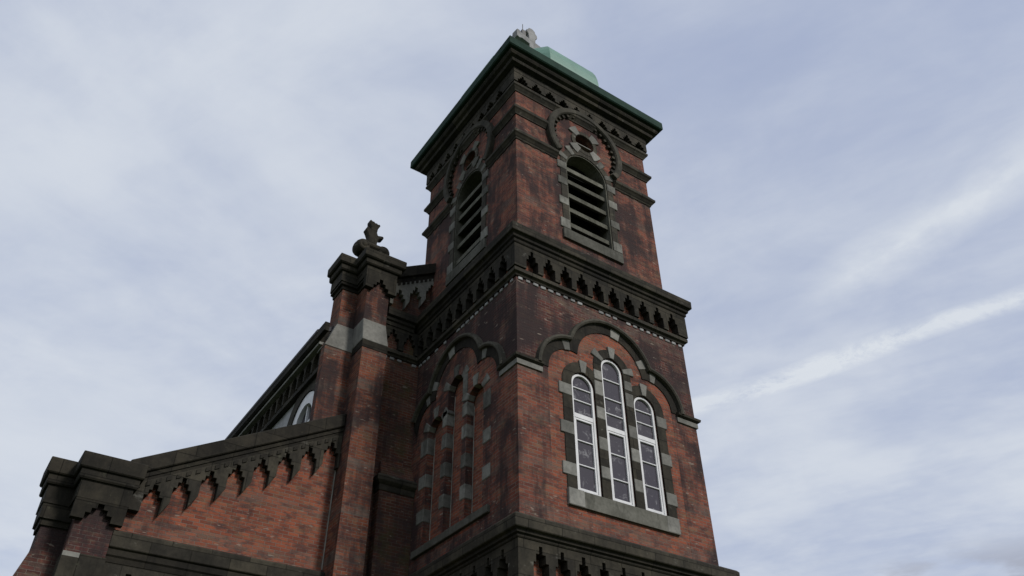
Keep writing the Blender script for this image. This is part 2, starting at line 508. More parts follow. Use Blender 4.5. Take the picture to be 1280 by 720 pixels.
# --- lower tower walls --------------------------------------------------
def lower_face(fr, cx, u_start, u_end, wins, blind):
    top = 13.21
    band = 0.33
    tre, _, _ = trefoil(cx, band)
    tre = [p for p in tre if p[0] < u_end - 0.02]
    clip = tre[-1][0] < cx + 1.3
    if clip:
        tre.append((u_end - 0.02, max(10.72, tre[-1][1])))
    hole = [(tre[0][0], 7.2)] + tre + [(tre[-1][0], 7.2)]
    bm = BM()
    # corner piers and spandrels stand proud of the recessed panel
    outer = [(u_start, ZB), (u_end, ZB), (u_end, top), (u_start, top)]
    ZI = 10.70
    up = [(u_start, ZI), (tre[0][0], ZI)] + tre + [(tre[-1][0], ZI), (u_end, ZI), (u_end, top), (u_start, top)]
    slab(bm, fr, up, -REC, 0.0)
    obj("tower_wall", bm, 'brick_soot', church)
    bm = BM()
    slab(bm, fr, [(u_start, 7.03), (u_end, 7.03), (u_end, ZI)] + [(tre[-1][0], ZI), (tre[-1][0], 7.2), (tre[0][0], 7.2), (tre[0][0], ZI), (u_start, ZI)], -REC, 0.0)
    obj("tower_wall", bm, 'brick', church)
    # recessed panel with the openings
    bm = BM()
    holes = [lancet(c, r, z0, zs) for c, r, z0, zs in wins]
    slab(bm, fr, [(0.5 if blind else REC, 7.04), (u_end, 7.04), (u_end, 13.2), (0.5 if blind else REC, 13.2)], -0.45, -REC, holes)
    return obj("recessed_panel", bm, 'brick_clean' if not blind else 'brick', church)


winR = [(1.69, 0.315, 8.22, 10.72), (2.555, 0.315, 8.22, 11.40), (3.42, 0.315, 8.22, 10.72)]
winL = [(1.60, 0.335, 7.98, 10.66), (2.46, 0.335, 7.98, 11.34), (3.32, 0.335, 7.98, 10.66)]
lower_face(FR, CXR, 0.0, W, winR, False)
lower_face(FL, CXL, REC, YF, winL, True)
# plain back parts of the shaft
bm = BM()
abox(bm, 4.55, 5.0, 0.46, YF - 0.01, ZB, 14.0)
obj("tower_wall", bm, 'brick', church)
# lower left pier of the front: the sooty corner
# --- trefoil hoods -------------------------------------------------------
def hood(fr, cx, u_end):
    pts, (c1, r1, a1), (c2, r2, a2) = trefoil(cx, 0.0)
    keep = [p for p in pts if p[0] < u_end]
    bm = BM()
    run(bm, fr, keep, [(0.0, 0.0), (-0.02, 0.11), (-0.07, 0.125), (-0.105, 0.10), (-0.115, 0.0)])
    h = obj("hood_mould", bm, 'stone_hood', church)
    # dark stone voussoirs under the moulding
    inner, _, _ = trefoil(cx, 0.335); outer, _, _ = trefoil(cx, 0.10)
    ik = [p for p in inner if p[0] < u_end]; ok = [p for p in outer if p[0] < u_end]
    bm = BM()
    slab(bm, fr, ok + list(reversed(ik)), -0.20, 0.018)
    obj("voussoir_band", bm, 'stone_dark', h)
    # the few pale voussoirs
    bm = BM()
    def put(c, r, a, da):
        sector(bm, fr, c[0], c[1], r - 0.35, r - 0.10, a - da, a + da, -0.19, 0.03)
    c1r = (2 * cx - c1[0], c1[1])
    put(c1, r1, a1 - 2 + 7, 7); put(c2, r2, 78, 7)
    if u_end > cx + 1.4:
        put(c2, r2, 180 - a2 + 6, 6); put(c1r, r1, 180 - a1 - 6, 6)
    pieces("pale_voussoir", bm, 'stone_light', h, 0.006)
    return h


hood(FR, CXR, 9.0)
hood(FL, CXL, YF - 0.01)

# impost band wrapping the near corner and the far right corner
def impost(path, lbl=None):
    bm = BM()
    sweep(bm, path, [(-0.04, 10.685), (0.035, 10.685), (0.035, 10.80), (-0.04, 10.80)], False)
    o = obj("impost_band", bm, 'stone_light', church)
    bm = BM()
    sweep(bm, path, [(-0.04, 10.80), (0.02, 10.80), (0.09, 10.845), (0.10, 10.90), (0.0, 10.94), (-0.04, 10.94)], False)
    obj("top_moulding", bm, 'stone_mid', o)
    return o


impost([(0, 0.62), (0, 0), (0.62, 0)])
impost([(4.40, 0), (W, 0), (W, 0.8)])

# --- lancet windows of the front ------------------------------------------
YW = -REC


def front_surround():
    bm = BM()
    z0 = 8.25
    ro = 0.56
    (ca, _, _, za), (cb, _, _, zb), (cc, _, _, zc) = winR
    xl, xr = cb - 0.53, cb + 0.53
    out = [(ca - ro, z0), (cc + ro, z0)]
    a = math.degrees(math.acos((xr - cc) / ro))       # right head meets the middle one
    out += arc(cc, za, ro, 0, a, 12)
    out += arc(cb, zb, 0.53, 0, 180, 18)
    out += arc(ca, za, ro, 180 - a, 180, 12)
    holes = [lancet(c, r, z0 + 0.0, zs)[0:] for c, r, _, zs in winR]
    holes = [[(h[0][0], z0 + 0.001), (h[1][0], z0 + 0.001)] + h[2:] for h in holes]
    slab(bm, FR, out, YW - 0.02, YW + 0.02, holes)
    s = obj("window_surround", bm, 'stone_mid', church)
    # sill
    bm = BM()
    slab(bm, FR, [(1.125, 7.925), (3.965, 7.925), (3.965, 8.26), (1.125, 8.26)], YW - 0.15, YW + 0.06)
    obj("sill", bm, 'stone_sill', s, 0.012)
    bm = BM()
    box(bm, FR, 1.118, 1.50, 7.93, 8.27, YW - 0.1, YW + 0.066)
    box(bm, FR, 3.62, 3.972, 7.93, 8.27, YW - 0.1, YW + 0.066)
    # quoins at both sides
    for zl, zh in ((10.36, 10.63), (9.45, 9.73), (8.55, 8.82)):
        box(bm, FR, 1.03, ca - 0.318, zl, zh, YW - 0.1, YW + 0.032)
        box(bm, FR, cc + 0.318, 4.03, zl, zh, YW - 0.1, YW + 0.032)
    # blocks of the two mullions
    for c0, c1, rows in ((ca, cb, ((10.63, 10.98), (10.05, 10.34), (9.33, 9.62), (8.70, 8.96))),
                         (cb, cc, ((10.60, 10.95), (9.85, 10.14), (9.30, 9.60), (8.63, 8.90)))):
        for zl, zh in rows:
            box(bm, FR, c0 + 0.318, c1 - 0.318, zl, zh, YW - 0.1, YW + 0.030)
    # keystones and springers
    for c, zs in ((ca, za), (cb, zb), (cc, zc)):
        sector(bm, FR, c, zs, 0.318, 0.62, 78, 98, YW - 0.1, YW + 0.042, 3)
    for aa in (146, 14):
        sector(bm, FR, cb, zb, 0.318, 0.64, aa - 9, aa + 10, YW - 0.1, YW + 0.036, 3)
    for sx in (-1, 1):
        box(bm, FR, cb + sx * 0.43 - 0.11, cb + sx * 0.43 + 0.11, 11.02, 11.26, YW - 0.1, YW + 0.033)
    pieces("quoin", bm, 'stone_light', s, 0.010)


front_surround()


def lancet_window(c, r, z0, zs, transom, bars_up, bars_lo):
    bm = BM()
    w0, w1 = YW - 0.11, YW - 0.025
    R = r - 0.012
    z0 = z0 + 0.045
    fw = 0.058
    slab(bm, FR, lancet(c, R, z0, zs), w0, w1, [lancet(c, R - fw, z0 + fw, zs)])
    # transom and glazing bars
    box(bm, FR, c - R + fw, c + R - fw, transom - 0.05, transom + 0.05, w0 + 0.01, w1 - 0.008)
    for z in bars_up + bars_lo:
        box(bm, FR, c - R + fw, c + R - fw, z - 0.014, z + 0.014, w0 + 0.02, w1 - 0.02)
    o = obj("lancet_window", bm, 'white', church, 0.006)
    bm = BM()                                             # opening sash of the lower light
    iw = R - fw - 0.004
    slab(bm, FR, [(c - iw, z0 + fw + .004), (c + iw, z0 + fw + .004), (c + iw, transom - .056), (c - iw, transom - .056)], w0 + 0.02, w1 - 0.014,
         [[(c - iw + .04, z0 + fw + .05), (c + iw - .04, z0 + fw + .05), (c + iw - .04, transom - .10), (c - iw + .04, transom - .10)]])
    obj("sash", bm, 'white', o, 0.004)
    bm = BM()
    slab(bm, FR, lancet(c, R - 0.02, z0 + 0.02, zs), w0 + 0.025, w0 + 0.035)
    obj("pane", bm, 'glass', o)
    return o


lancet_window(1.69, 0.315, 8.22, 10.72, 9.98, [10.66, 10.36], [9.42, 8.88])
lancet_window(2.555, 0.315, 8.22, 11.40, 9.93, [11.16, 10.68, 10.30], [9.36, 8.80])
lancet_window(3.42, 0.315, 8.22, 10.72, 9.98, [10.66, 10.36], [9.42, 8.88])

# --- blind lancets of the side ---------------------------------------------
def side_blind():
    for c, r, z0, zs in winL:
        bm = BM()
        slab(bm, FL, lancet(c, r - 0.004, z0, zs), YW - 0.35, YW - 0.175)
        o = obj("blind_lancet", bm, 'brick_clean', church)
        bm = BM()
        box(bm, FL, c + r - 0.030, c + r - 0.006, z0, zs, YW - 0.178, YW - 0.168)
        obj("mortar_joint", bm, 'mortar', o)
    bm = BM()
    (ca, r, _, za), (cb, _, _, zb), (cc, _, _, _) = winL
    # mullion blocks turn the corner into the reveal
    for c0, rows in ((ca, ((10.42, 10.75), (9.88, 10.2), (9.20, 9.52), (8.50, 8.82))), (cb, ((10.55, 10.95), (10.0, 10.36), (9.32, 9.66), (8.62, 8.92)))):
        for zl, zh in rows:
            box(bm, FL, c0 + r - 0.012, c0 + 0.86 - r - 0.004, zl, zh, YW - 0.17, YW + 0.02)
    for zl, zh in ((10.2, 10.62), (9.40, 9.72), (8.60, 8.90)):
        box(bm, FL, 0.98, ca - r, zl, zh, YW - 0.1, YW + 0.02)
        box(bm, FL, cc + r - 0.012, 3.96, zl - 0.0, zh, YW - 0.17, YW + 0.02)
    for c, zs in ((ca, za), (cb, zb), (cc, za)):
        for aa in (150, 90, 30):
            sector(bm, FL, c, zs, r - 0.01, r + 0.27, aa - 12, aa + 12, YW - 0.16, YW + 0.02, 3)
    for s in (0.43,):
        box(bm, FL, cb - s - 0.09, cb - s + 0.09, 10.98, 11.5, YW - 0.1, YW + 0.022)
    qb = bm
    bm = BM()
    slab(bm, FL, [(0.98, 7.86), (4.0, 7.86), (4.0, 8.02), (0.98, 8.02)], YW - 0.17, YW + 0.07)
    for c, r, z0, zs in winL:                              # sloping sill inside each blind opening
        slab(bm, FL, [(c - r + .01, 7.99), (c + r - .01, 7.99), (c + r - .01, 8.12), (c - r + .01, 8.12)], YW - 0.174, YW - 0.05)
    s = obj("blind_window_sill", bm, 'stone_sill', church, 0.01)
    pieces("quoin", qb, 'stone_worn_dim', s, 0.014)  # darker stone than the front: the side face's shade put into the colour


side_blind()

# --- corbel tables ----------------------------------------------------------
def niche(c, zb, step_w, step_h, nst, foot):
    """stepped head of one niche, straight sided below, left foot to right foot"""
    jit = lambda a: random.uniform(-a, a)
    hw = [step_w * (nst - k) - step_w * 0.35 for k in range(nst)]
    L, R2 = [], []
    z = zb
    zs = [zb + foot + step_h * (k + 1) + jit(0.006) for k in range(nst)]
    for k in range(nst):
        a, b2 = hw[k] + jit(0.005), hw[k] + jit(0.005)
        L += [(c - a, z), (c - a, zs[k])]; R2 += [(c + b2, z), (c + b2, zs[k])]
        z = zs[k]
    return L + list(reversed(R2))


def corbel_outline(u0, u1, zt, zb, pitch, first, step_w, step_h, nstep=3, slope=0.0, foot=0.0):
    """frieze with stepped niches cut up into its lower edge"""
    pts = [(u0, zb)]
    c = first
    while c - step_w * nstep < u0: c += pitch
    while c + step_w * nstep < u1 + 1e-6:
        pts += niche(c, zb, step_w, step_h, nstep, foot)
        c += pitch
    pts += [(u1, zb), (u1, zt), (u0, zt)]
    return pts


RECT = [(0, 0), (W, 0), (W, DY), (0, DY)]


def cornice(zt, drop, lower, corner_paths, pitch, first, name="tower_cornice"):
    """heavy stone cornice with a stepped corbel table and string below"""
    pass


def mid_cornice():
    path = RECT
    bm = BM()
    sweep(bm, path, [(-0.3, 14.05), (0.20, 14.05), (0.215, 14.075), (0.275, 14.08), (0.282, 14.30), (0.24, 14.33), (-0.3, 14.60)])
    o = obj("tower_cornice", bm, 'stone_mid', church, 0.012)
    bm = BM()
    sweep(bm, path, [(-0.25, 13.85), (0.135, 13.85), (0.15, 13.87), (0.15, 13.94), (0.195, 13.97), (0.195, 14.052), (-0.25, 14.052)])
    obj("bed_mould", bm, 'stone_dark', o)
    bm = BM()
    for fr, u0, u1, f in ((FR, -0.118, W + 0.118, 0.3625), (FL, 0.01, YF, 0.3625)):
        slab(bm, fr, corbel_outline(u0, u1, 13.852, 13.20, 0.475, f, 0.062, 0.13, 3, 0.0, 0.17), -0.11 if fr is FR else -0.11, 0.12)
    slab(bm, FN, corbel_outline(-1.10, -0.12, 13.852, 13.20, 0.475, -0.83, 0.062, 0.13, 3, 0.0, 0.17), -0.02, 0.118)
    obj("corbel_table", bm, 'stone_mid', o, 0.008)
    bm = BM()
    box(bm, FR, 0.09, W - 0.09, 13.19, 14.03, -0.45, -0.09)
    box(bm, FL, 0.46, YF, 13.19, 14.03, -0.45, -0.09)
    obj("corbel_back", bm, 'brick_clean', o)
    # string under the corbels
    bm = BM()
    sp = [(-0.05, 13.02), (0.03, 13.02), (0.045, 13.05), (0.10, 13.075), (0.105, 13.16), (0.06, 13.20), (-0.05, 13.215)]
    sweep(bm, [(-1.10, YF), (0, YF), (0, 0), (W, 0), (W, YF)], sp, False)
    obj("string_moulding", bm, 'stone_mid', o)
    # white dentil bricks
    bm = BM()
    for fr, u0, u1 in ((FR, 0.0, W), (FL, 0.06, YF), (FN, -1.08, -0.03)):
        k = int((u1 - u0) / 0.205)
        for i in range(k):
            if random.random() < 0.16: continue
            uc = u0 + (i + 0.5) * (u1 - u0) / k
            hw = 0.066 + random.uniform(-0.012, 0.01)
            slab(bm, fr, [(uc - hw, 12.915 + random.uniform(-.008, .008)), (uc + hw, 12.915), (uc + hw, 12.99), (uc - hw, 12.99)], -0.02, 0.022)
    pieces("dentil", bm, 'stone_cross', o, 0.01)
    bm = BM()
    sweep(bm, [(-1.10, YF), (0, YF), (0, 0), (W, 0), (W, YF)], [(-0.05, 12.99), (0.035, 12.99), (0.035, 13.02), (-0.05, 13.02)], False)
    obj("fillet", bm, 'stone_dark', o)
    return o


mid_cornice()
# nave front part of the same cornice
bm = BM()
sweep(bm, [(-1.10, YF), (-0.279, YF)], [(-0.3, 13.84), (0.145, 13.84), (0.15, 13.94), (0.195, 13.97), (0.20, 14.05), (0.272, 14.08), (0.278, 14.29), (-0.3, 14.5)], False)
obj("facade_cornice", bm, 'stone_dark', church)


def bottom_cornice(path, fr_list, name="tower_cornice"):
    bm = BM()
    sweep(bm, path, [(-0.3, 7.12), (0.20, 7.12), (0.27, 7.14), (0.28, 7.35), (0.245, 7.39), (-0.3, 7.56)], False)
    o = obj(name, bm, 'stone_mid', church, 0.012)
    bm = BM()
    sweep(bm, path, [(-0.25, 7.00), (0.135, 7.00), (0.15, 7.02), (0.15, 7.05), (0.195, 7.07), (0.20, 7.122), (-0.25, 7.122)], False)
    obj("bed_mould", bm, 'stone_dark', o)
    bm = BM()
    for fr, u0, u1, f in fr_list:
        slab(bm, fr, corbel_outline(u0, u1, 7.002, 6.28, 0.475, f, 0.062, 0.14, 3, 0.0, 0.22), -0.11, 0.12)
    obj("corbel_table", bm, 'stone_mid', o, 0.008)
    return o


bottom_cornice([(0, YF), (0, 0), (W, 0), (W, YF)], [(FR, -0.118, W + 0.118, 0.3625), (FL, 0.01, YF, 0.3625)])

# ------------------------------------------------------------------ belfry stage
def horseshoe(cx, cz, r, a0):
    return arc(cx, cz, r, 180 + a0, -a0, 40)


CB = 2.5
OC = (2.52, 19.04)


def belfry_face(fr, u0, u1):
    bm = BM()
    hole = lancet(CB, 0.70, 15.32, 17.76, 20)
    oc = arc(OC[0], OC[1], 0.32, 0, 360, 24)[:-1]
    slab(bm, fr, [(u0, 14.02), (u1, 14.02), (u1, 20.06), (u0, 20.06)], -0.40, 0.0, [hole, oc])
    obj("belfry_wall", bm, 'brick', church)
    # stone frame of the louvred opening
    bm = BM()
    slab(bm, fr, lancet(CB, 0.905, 15.34, 17.76, 20), -0.03, 0.022, [[(p[0], p[1] + (0.03 if p[1] < 15.4 else 0)) for p in lancet(CB, 0.70, 15.32, 17.76, 20)]])
    o = obj("louvred_opening", bm, 'stone_mid', church, 0.006)
    bm = BM()
    box(bm, fr, CB - 0.945, CB + 0.975, 15.03, 15.345, -0.2, 0.065)
    obj("sill", bm, 'stone_sill', o, 0.012)
    bm = BM()
    for zl, zh in ((15.40, 15.72), (16.22, 16.48), (16.95, 17.22), (17.55, 17.82)):
        box(bm, fr, CB - 1.0, CB - 0.70, zl, zh, -0.05, 0.034)
        box(bm, fr, CB + 0.70, CB + 1.0, zl, zh, -0.05, 0.034)
    for aa in (22, 52, 128, 158):
        sector(bm, fr, CB, 17.76, 0.702, 1.02, aa - 6, aa + 6, -0.05, 0.036, 3)
    pieces("quoin", bm, 'stone_worn_dim', o, 0.012)
    for zf in (17.74, 17.27, 16.77, 16.23, 15.70):
        zf += random.uniform(-0.015, 0.015); dz = random.uniform(-0.012, 0.012)
        bm = BM()
        # sloping board: low front edge, rising to the back
        P = []
        for u in (CB - 0.71, CB + 0.71):
            P.append([fr(u, zf - 0.075, -0.07), fr(u, zf + 0.06, -0.07), fr(u, zf + 0.28, -0.36), fr(u, zf + 0.18, -0.36)])
        P[1] = [p + Vector((0, 0, dz)) for p in P[1]]
        hexa(bm, P[0] + P[1])
        obj("slat", bm, 'slat', o)
    bm = BM()
    box(bm, fr, CB - 0.8, CB + 0.8, 15.2, 18.6, -0.50, -0.42)  # near-black panel: darkness of the unlit belfry put into its colour
    obj("dark_back", bm, 'void', o)
    bm = BM()
    slab(bm, fr, lancet(CB, 0.715, 15.33, 17.76, 20), -0.40, -0.002, [lancet(CB, 0.665, 15.352, 17.76, 20)])
    obj("jamb_lining", bm, 'slat', o)
    # oculus
    bm = BM()
    slab(bm, fr, arc(OC[0], OC[1], 0.46, 0, 360, 28)[:-1], -0.03, 0.03, [arc(OC[0], OC[1], 0.322, 0, 360, 28)[:-1]])
    oc_o = obj("oculus", bm, 'stone_mid', church, 0.006)
    bm = BM()
    for aa in (45, 135, 225, 315):
        sector(bm, fr, OC[0], OC[1], 0.324, 0.62, aa - 17, aa + 17, -0.04, 0.045, 4)
    pieces("keystone", bm, 'stone_light' if fr is FRB else 'stone_sill', oc_o, 0.010)  # side keystones get a darker stone, shading put into the colour
    bm = BM()
    slab(bm, fr, arc(OC[0], OC[1], 0.33, 0, 360, 24)[:-1], -0.34, -0.30)
    obj("shutter", bm, 'stone_dark', oc_o)
    bm = BM()
    box(bm, fr, OC[0] - 0.315, OC[0] + 0.315, OC[1] - 0.015, OC[1] + 0.015, -0.30, -0.06)
    obj("crossbar", bm, 'stone_light', oc_o)
    # horseshoe arch moulding with a row of small teeth
    cx, cz = 2.49, 18.90
    pts = arc(cx, cz, 1.285, 218, -38, 44)
    bm = BM()
    run(bm, fr, pts, [(0.02, -0.02), (0.02, 0.13), (-0.01, 0.155), (-0.15, 0.155), (-0.18, 0.12), (-0.19, -0.02)])
    a = obj("horseshoe_arch", bm, 'stone_hood', church)
    bm = BM()
    n = 44
    for i in range(n):
        aa = 216 - (252.0) * (i + 0.5) / n
        if i % 2 == 0:
            sector(bm, fr, cx, cz, 1.0, 1.12, aa - 2.2, aa + 2.2, -0.02, 0.09, 2)
    sector(bm, fr, cx, cz, 1.085, 1.125, -37, 217, -0.01, 0.06, 40)
    obj("dentil_row", bm, 'stone_mid', a)


belfry_face(FRB, BX0, BX1)
belfry_face(FLB, BY0 + 0.40, BY1)
bm = BM()
abox(bm, BX1 - 0.4, BX1, BY0 + 0.41, BY1, 14.02, 20.98)
abox(bm, BX0 + 0.41, BX1 - 0.41, BY1 - 0.4, BY1, 14.02, 20.98)
obj("belfry_wall", bm, 'brick', church)
bm = BM()
abox(bm, BX0 + 0.05, BX1 - 0.05, BY0 + 0.05, BY1 - 0.05, 13.90, 14.018)
obj("belfry_floor", bm, 'void', church)

# three string courses; the lower two stop at the horseshoe arch
def band(z, gap):
    prof = [(-0.03, z - 0.235), (0.025, z - 0.235), (0.035, z - 0.20), (0.09, z - 0.12), (0.125, z - 0.085), (0.13, z - 0.01), (0.10, z + 0.03), (0.0, z + 0.20), (-0.03, z + 0.20)]
    bm = BM()
    if gap is None:
        sweep(bm, [(BX0, BY0), (BX1, BY0), (BX1, BY1), (BX0, BY1)], prof)
    else:
        a, b = gap
        sweep(bm, [(BX0, a), (BX0, BY0), (a, BY0)], prof, False)
        sweep(bm, [(b, BY0), (BX1, BY0), (BX1, BY1), (BX0, BY1), (BX0, b)], prof, False)
    o = obj("string_course", bm, 'stone_mid', church)
    if gap is None or z > 18.5: return
    # small tooth bricks below
    bm = BM()
    for fr, lo, hi in ((FRB, BX0, BX1), (FLB, BY0, BY1)):
        n = int((hi - lo) / 0.15)
        for i in range(n):
            u = lo + (i + .5) * (hi - lo) / n
            if gap and gap[0] - 0.05 < u < gap[1] + 0.05: continue
            if i % 2: box(bm, fr, u - .075, u + .075, z - 0.265, z - 0.235, -0.02, 0.015)
    obj("dentil_row", bm, 'stone_dark', o)


def gap_at(z, r=1.27):
    h = math.sqrt(max(r * r - (z - 18.90) ** 2, 0.0))
    return (2.49 - h, 2.49 + h)


band(20.0, None)
band(19.03, gap_at(19.03))
band(18.05, gap_at(18.10))

# --- crowning cornice ------------------------------------------------------
BR = [(BX0, BY0), (BX1, BY0), (BX1, BY1), (BX0, BY1)]
q = IN
bm = BM()
sweep(bm, BR, [(-0.3, 20.42), (0.10, 20.42), (0.125, 20.45), (0.125, 20.62), (0.18, 20.645), (0.27, 20.67), (0.29, 20.73), (0.29, 20.78),
               (0.38, 20.82), (0.42, 20.88), (0.42, 20.955), (-0.3, 20.955)])
top_c = obj("tower_cornice", bm, 'stone_mid', church)
bm = BM()
for fr, a, b in ((FRB, BX0 - 0.118, BX1 + 0.118), (FLB, BY0 + 0.01, BY1 + 0.118)):
    slab(bm, fr, corbel_outline(a, b, 20.425, 20.08, 0.475, 0.3625, 0.062, 0.085, 3, 0.0, 0.03), -0.08, 0.12)
obj("corbel_table", bm, 'stone_mid', top_c, 0.008)
bm = BM()
box(bm, FRB, BX0 + .06, BX1 - .06, 20.05, 20.95, -0.40, -0.06)
box(bm, FLB, BY0 + .401, BY1, 20.05, 20.95, -0.40, -0.06)
obj("corbel_back", bm, 'brick_clean', top_c)
bm = BM()
sweep(bm, BR, [(-0.35, 20.955), (0.50, 20.955), (0.535, 20.985), (0.535, 21.27), (0.52, 21.30), (-0.35, 21.42)])
eave = obj("copper_eave", bm, 'copper', church)
# octagonal copper roof
bm = BM()
cx, cy = 2.5, 2.53
def octa(ap, z):
    r = ap / math.cos(PI / 8)
    return [bm.verts.new((cx + r * math.cos(PI / 8 + k * PI / 4), cy + r * math.sin(PI / 8 + k * PI / 4), z)) for k in range(8)]
rings = [octa(2.26, 21.25), octa(2.26, 22.45), octa(2.24, 22.72), octa(2.19, 22.98), octa(2.11, 23.20), octa(1.99, 23.40), octa(1.80, 23.56), octa(1.5, 23.74), octa(1.0, 23.90), octa(0.45, 24.0), octa(0.30, 24.15), octa(0.26, 25.0)]
for a, b in zip(rings, rings[1:]):
    for k in range(8):
        bm.faces.new((a[k], a[(k + 1) % 8], b[(k + 1) % 8], b[k]))
bm.faces.new(rings[-1]); bm.faces.new(list(reversed(rings[0])))
dome = obj("copper_roof", bm, 'copper_pale', church)
# --- cross on the roof --------------------------------------------------------
CA = math.radians(7)
FC = Fr((cx, cy), (math.cos(CA), math.sin(CA)), (math.sin(CA), -math.cos(CA)))
bm = BM()
zc = 26.45
cr = [(-0.15, 24.6), (0.15, 24.6), (0.14, zc - .15), (0.50, zc - .14), (0.62, zc - .22), (0.72, zc - .20), (0.74, zc), (0.72, zc + .20), (0.62, zc + .22), (0.50, zc + .14), (0.15, zc + .15), (0.17, zc + .42),
      (0.25, zc + .50), (0.24, zc + .64), (0.16, zc + .70), (0.14, zc + .80), (0.0, zc + .86)]
left = [(-u, z) for u, z in reversed(cr[2:-1])]
slab(bm, FC, cr + left, -0.13, 0.13)
obj("cross", bm, 'stone_cross', church, 0.03, "pale stone cross rising behind the copper eave")
bm = BM()
abox(bm, cx - 0.40, cx - 0.24, cy - 0.10, cy + 0.06, zc + .16, zc + .56)
abox(bm, cx - 0.33, cx - 0.31, cy - 0.03, cy - 0.01, zc + .56, zc + 1.0)
obj("lightning_rod", bm, 'iron', church)

# ------------------------------------------------------------------ nave
NX0, NX1, NY1 = -2.23, 7.23, 34.0
GS = 0.60                       # gable slope
ZG0 = 14.35                     # foot of the gable parapet frieze line
def gable_z(x, base=15.62, x0=-1.10):
    return base + GS * (min(x, 5.0 - x) - x0)


bm = BM()
slab(bm, FN, [(-1.3, 0), (6.3, 0), (6.3, gable_z(6.3) - .1), (2.5, gable_z(2.5) - .1), (-1.3, gable_z(-1.3) - .1)], -0.5, 0.0)
obj("nave_front_wall", bm, 'brick_moss', church)
# side wall of the nave, seen end-on above the aisle
FNS = Fr((NX0, 0), (0, 1), (-1, 0))
bm = BM()
rw = (5.93, 11.35)
slab(bm, FNS, [(4.80, 0), (NY1, 0), (NY1, 13.14), (4.80, 13.14)], -0.4, 0.0, [arc(rw[0], rw[1], 0.70, 0, 360, 32)[:-1]])
obj("nave_side_wall", bm, 'plaster', church)
bm = BM()
abox(bm, NX1 - 0.4, NX1, 4.95, NY1, 0, 12.72); abox(bm, NX0 + .41, NX1 - .41, NY1 - .5, NY1, 0, 12.72)
obj("nave_side_wall", bm, 'brick', church)
# clerestory window
bm = BM()
slab(bm, FNS, arc(rw[0], rw[1], 1.18, 0, 360, 40)[:-1], -0.02, 0.06, [arc(rw[0], rw[1], 0.84, 0, 360, 40)[:-1]])
cw = obj("clerestory_window", bm, 'stone_mid', church)
bm = BM()
slab(bm, FNS, arc(rw[0], rw[1], 0.82, 0, 360, 40)[:-1], -0.22, 0.03, [arc(rw[0], rw[1], 0.52, 0, 360, 40)[:-1]])
obj("frame", bm, 'white', cw)
bm = BM()
slab(bm, FNS, arc(rw[0], rw[1], 0.62, 0, 360, 40)[:-1], -0.10, -0.09)
obj("pane", bm, 'glass', cw)
bm = BM()
box(bm, FNS, rw[0] - .025, rw[0] + .025, rw[1] - .53, rw[1] + .53, -0.09, -0.03)
box(bm, FNS, rw[0] - .53, rw[0] + .53, rw[1] - .025, rw[1] + .025, -0.09, -0.035)
obj("glazing_bar", bm, 'white', cw)
# eave with corbelled arcade
bm = BM()
sec = [(-0.1, 13.150), (0.26, 13.090), (0.33, 13.110), (0.385, 13.150), (0.385, 13.290), (0.40, 13.330), (-0.1, 13.530)]
sweep(bm, [(NX0, NY1), (NX0, 4.9)], sec, False)
ne = obj("nave_eave", bm, 'stone_dark', church)
bm = BM()
sweep(bm, [(NX0, NY1), (NX0, 4.9)], [(0.17, 13.020), (0.29, 13.020), (0.29, 13.092), (0.17, 13.110)], False)
obj("soffit_fillet", bm, 'stone_light', ne)
bm = BM()
out = [(4.9, 12.530)]
c = 5.30
while c < 20:
    out += [(c - 0.19, 12.530), (c - 0.19, 12.790)] + arc(c, 12.790, 0.19, 180, 0, 8) + [(c + 0.19, 12.530)]
    c += 0.47
out += [(20, 12.530), (20, 13.030), (4.9, 13.030)]
slab(bm, FNS, out, -0.01, 0.17)
obj("corbel_arcade", bm, 'stone_mid', ne)
bm = BM()
box(bm, FNS, 4.9, 20, 12.530, 13.030, -0.005, 0.02)
obj("arcade_back", bm, 'brick', ne)
bm = BM()
box(bm, FNS, 4.9, 20, 12.400, 12.530, -0.01, 0.15)
obj("arcade_moulding", bm, 'stone_mid', ne)
bm = BM()
abox(bm, NX0 - .385, -2.495, 4.42, 4.905, 13.13, 13.37)
obj("eave_return", bm, 'stone_dark', ne)
# roof
bm = BM()
for s in (0, 1):
    x0 = NX0 - 0.39 if s == 0 else NX1 + 0.45
    zr = 13.330 + GS * (2.5 - NX0 + 0.45)
    hexa(bm, [(x0, 4.93, 13.310), (2.5, 4.93, zr), (2.5, NY1, zr), (x0, NY1, 13.310), (x0, 4.93, 13.430), (2.5, 4.93, zr + .12), (2.5, NY1, zr + .12), (x0, NY1, 13.430)])
obj("nave_roof", bm, 'slate', church)

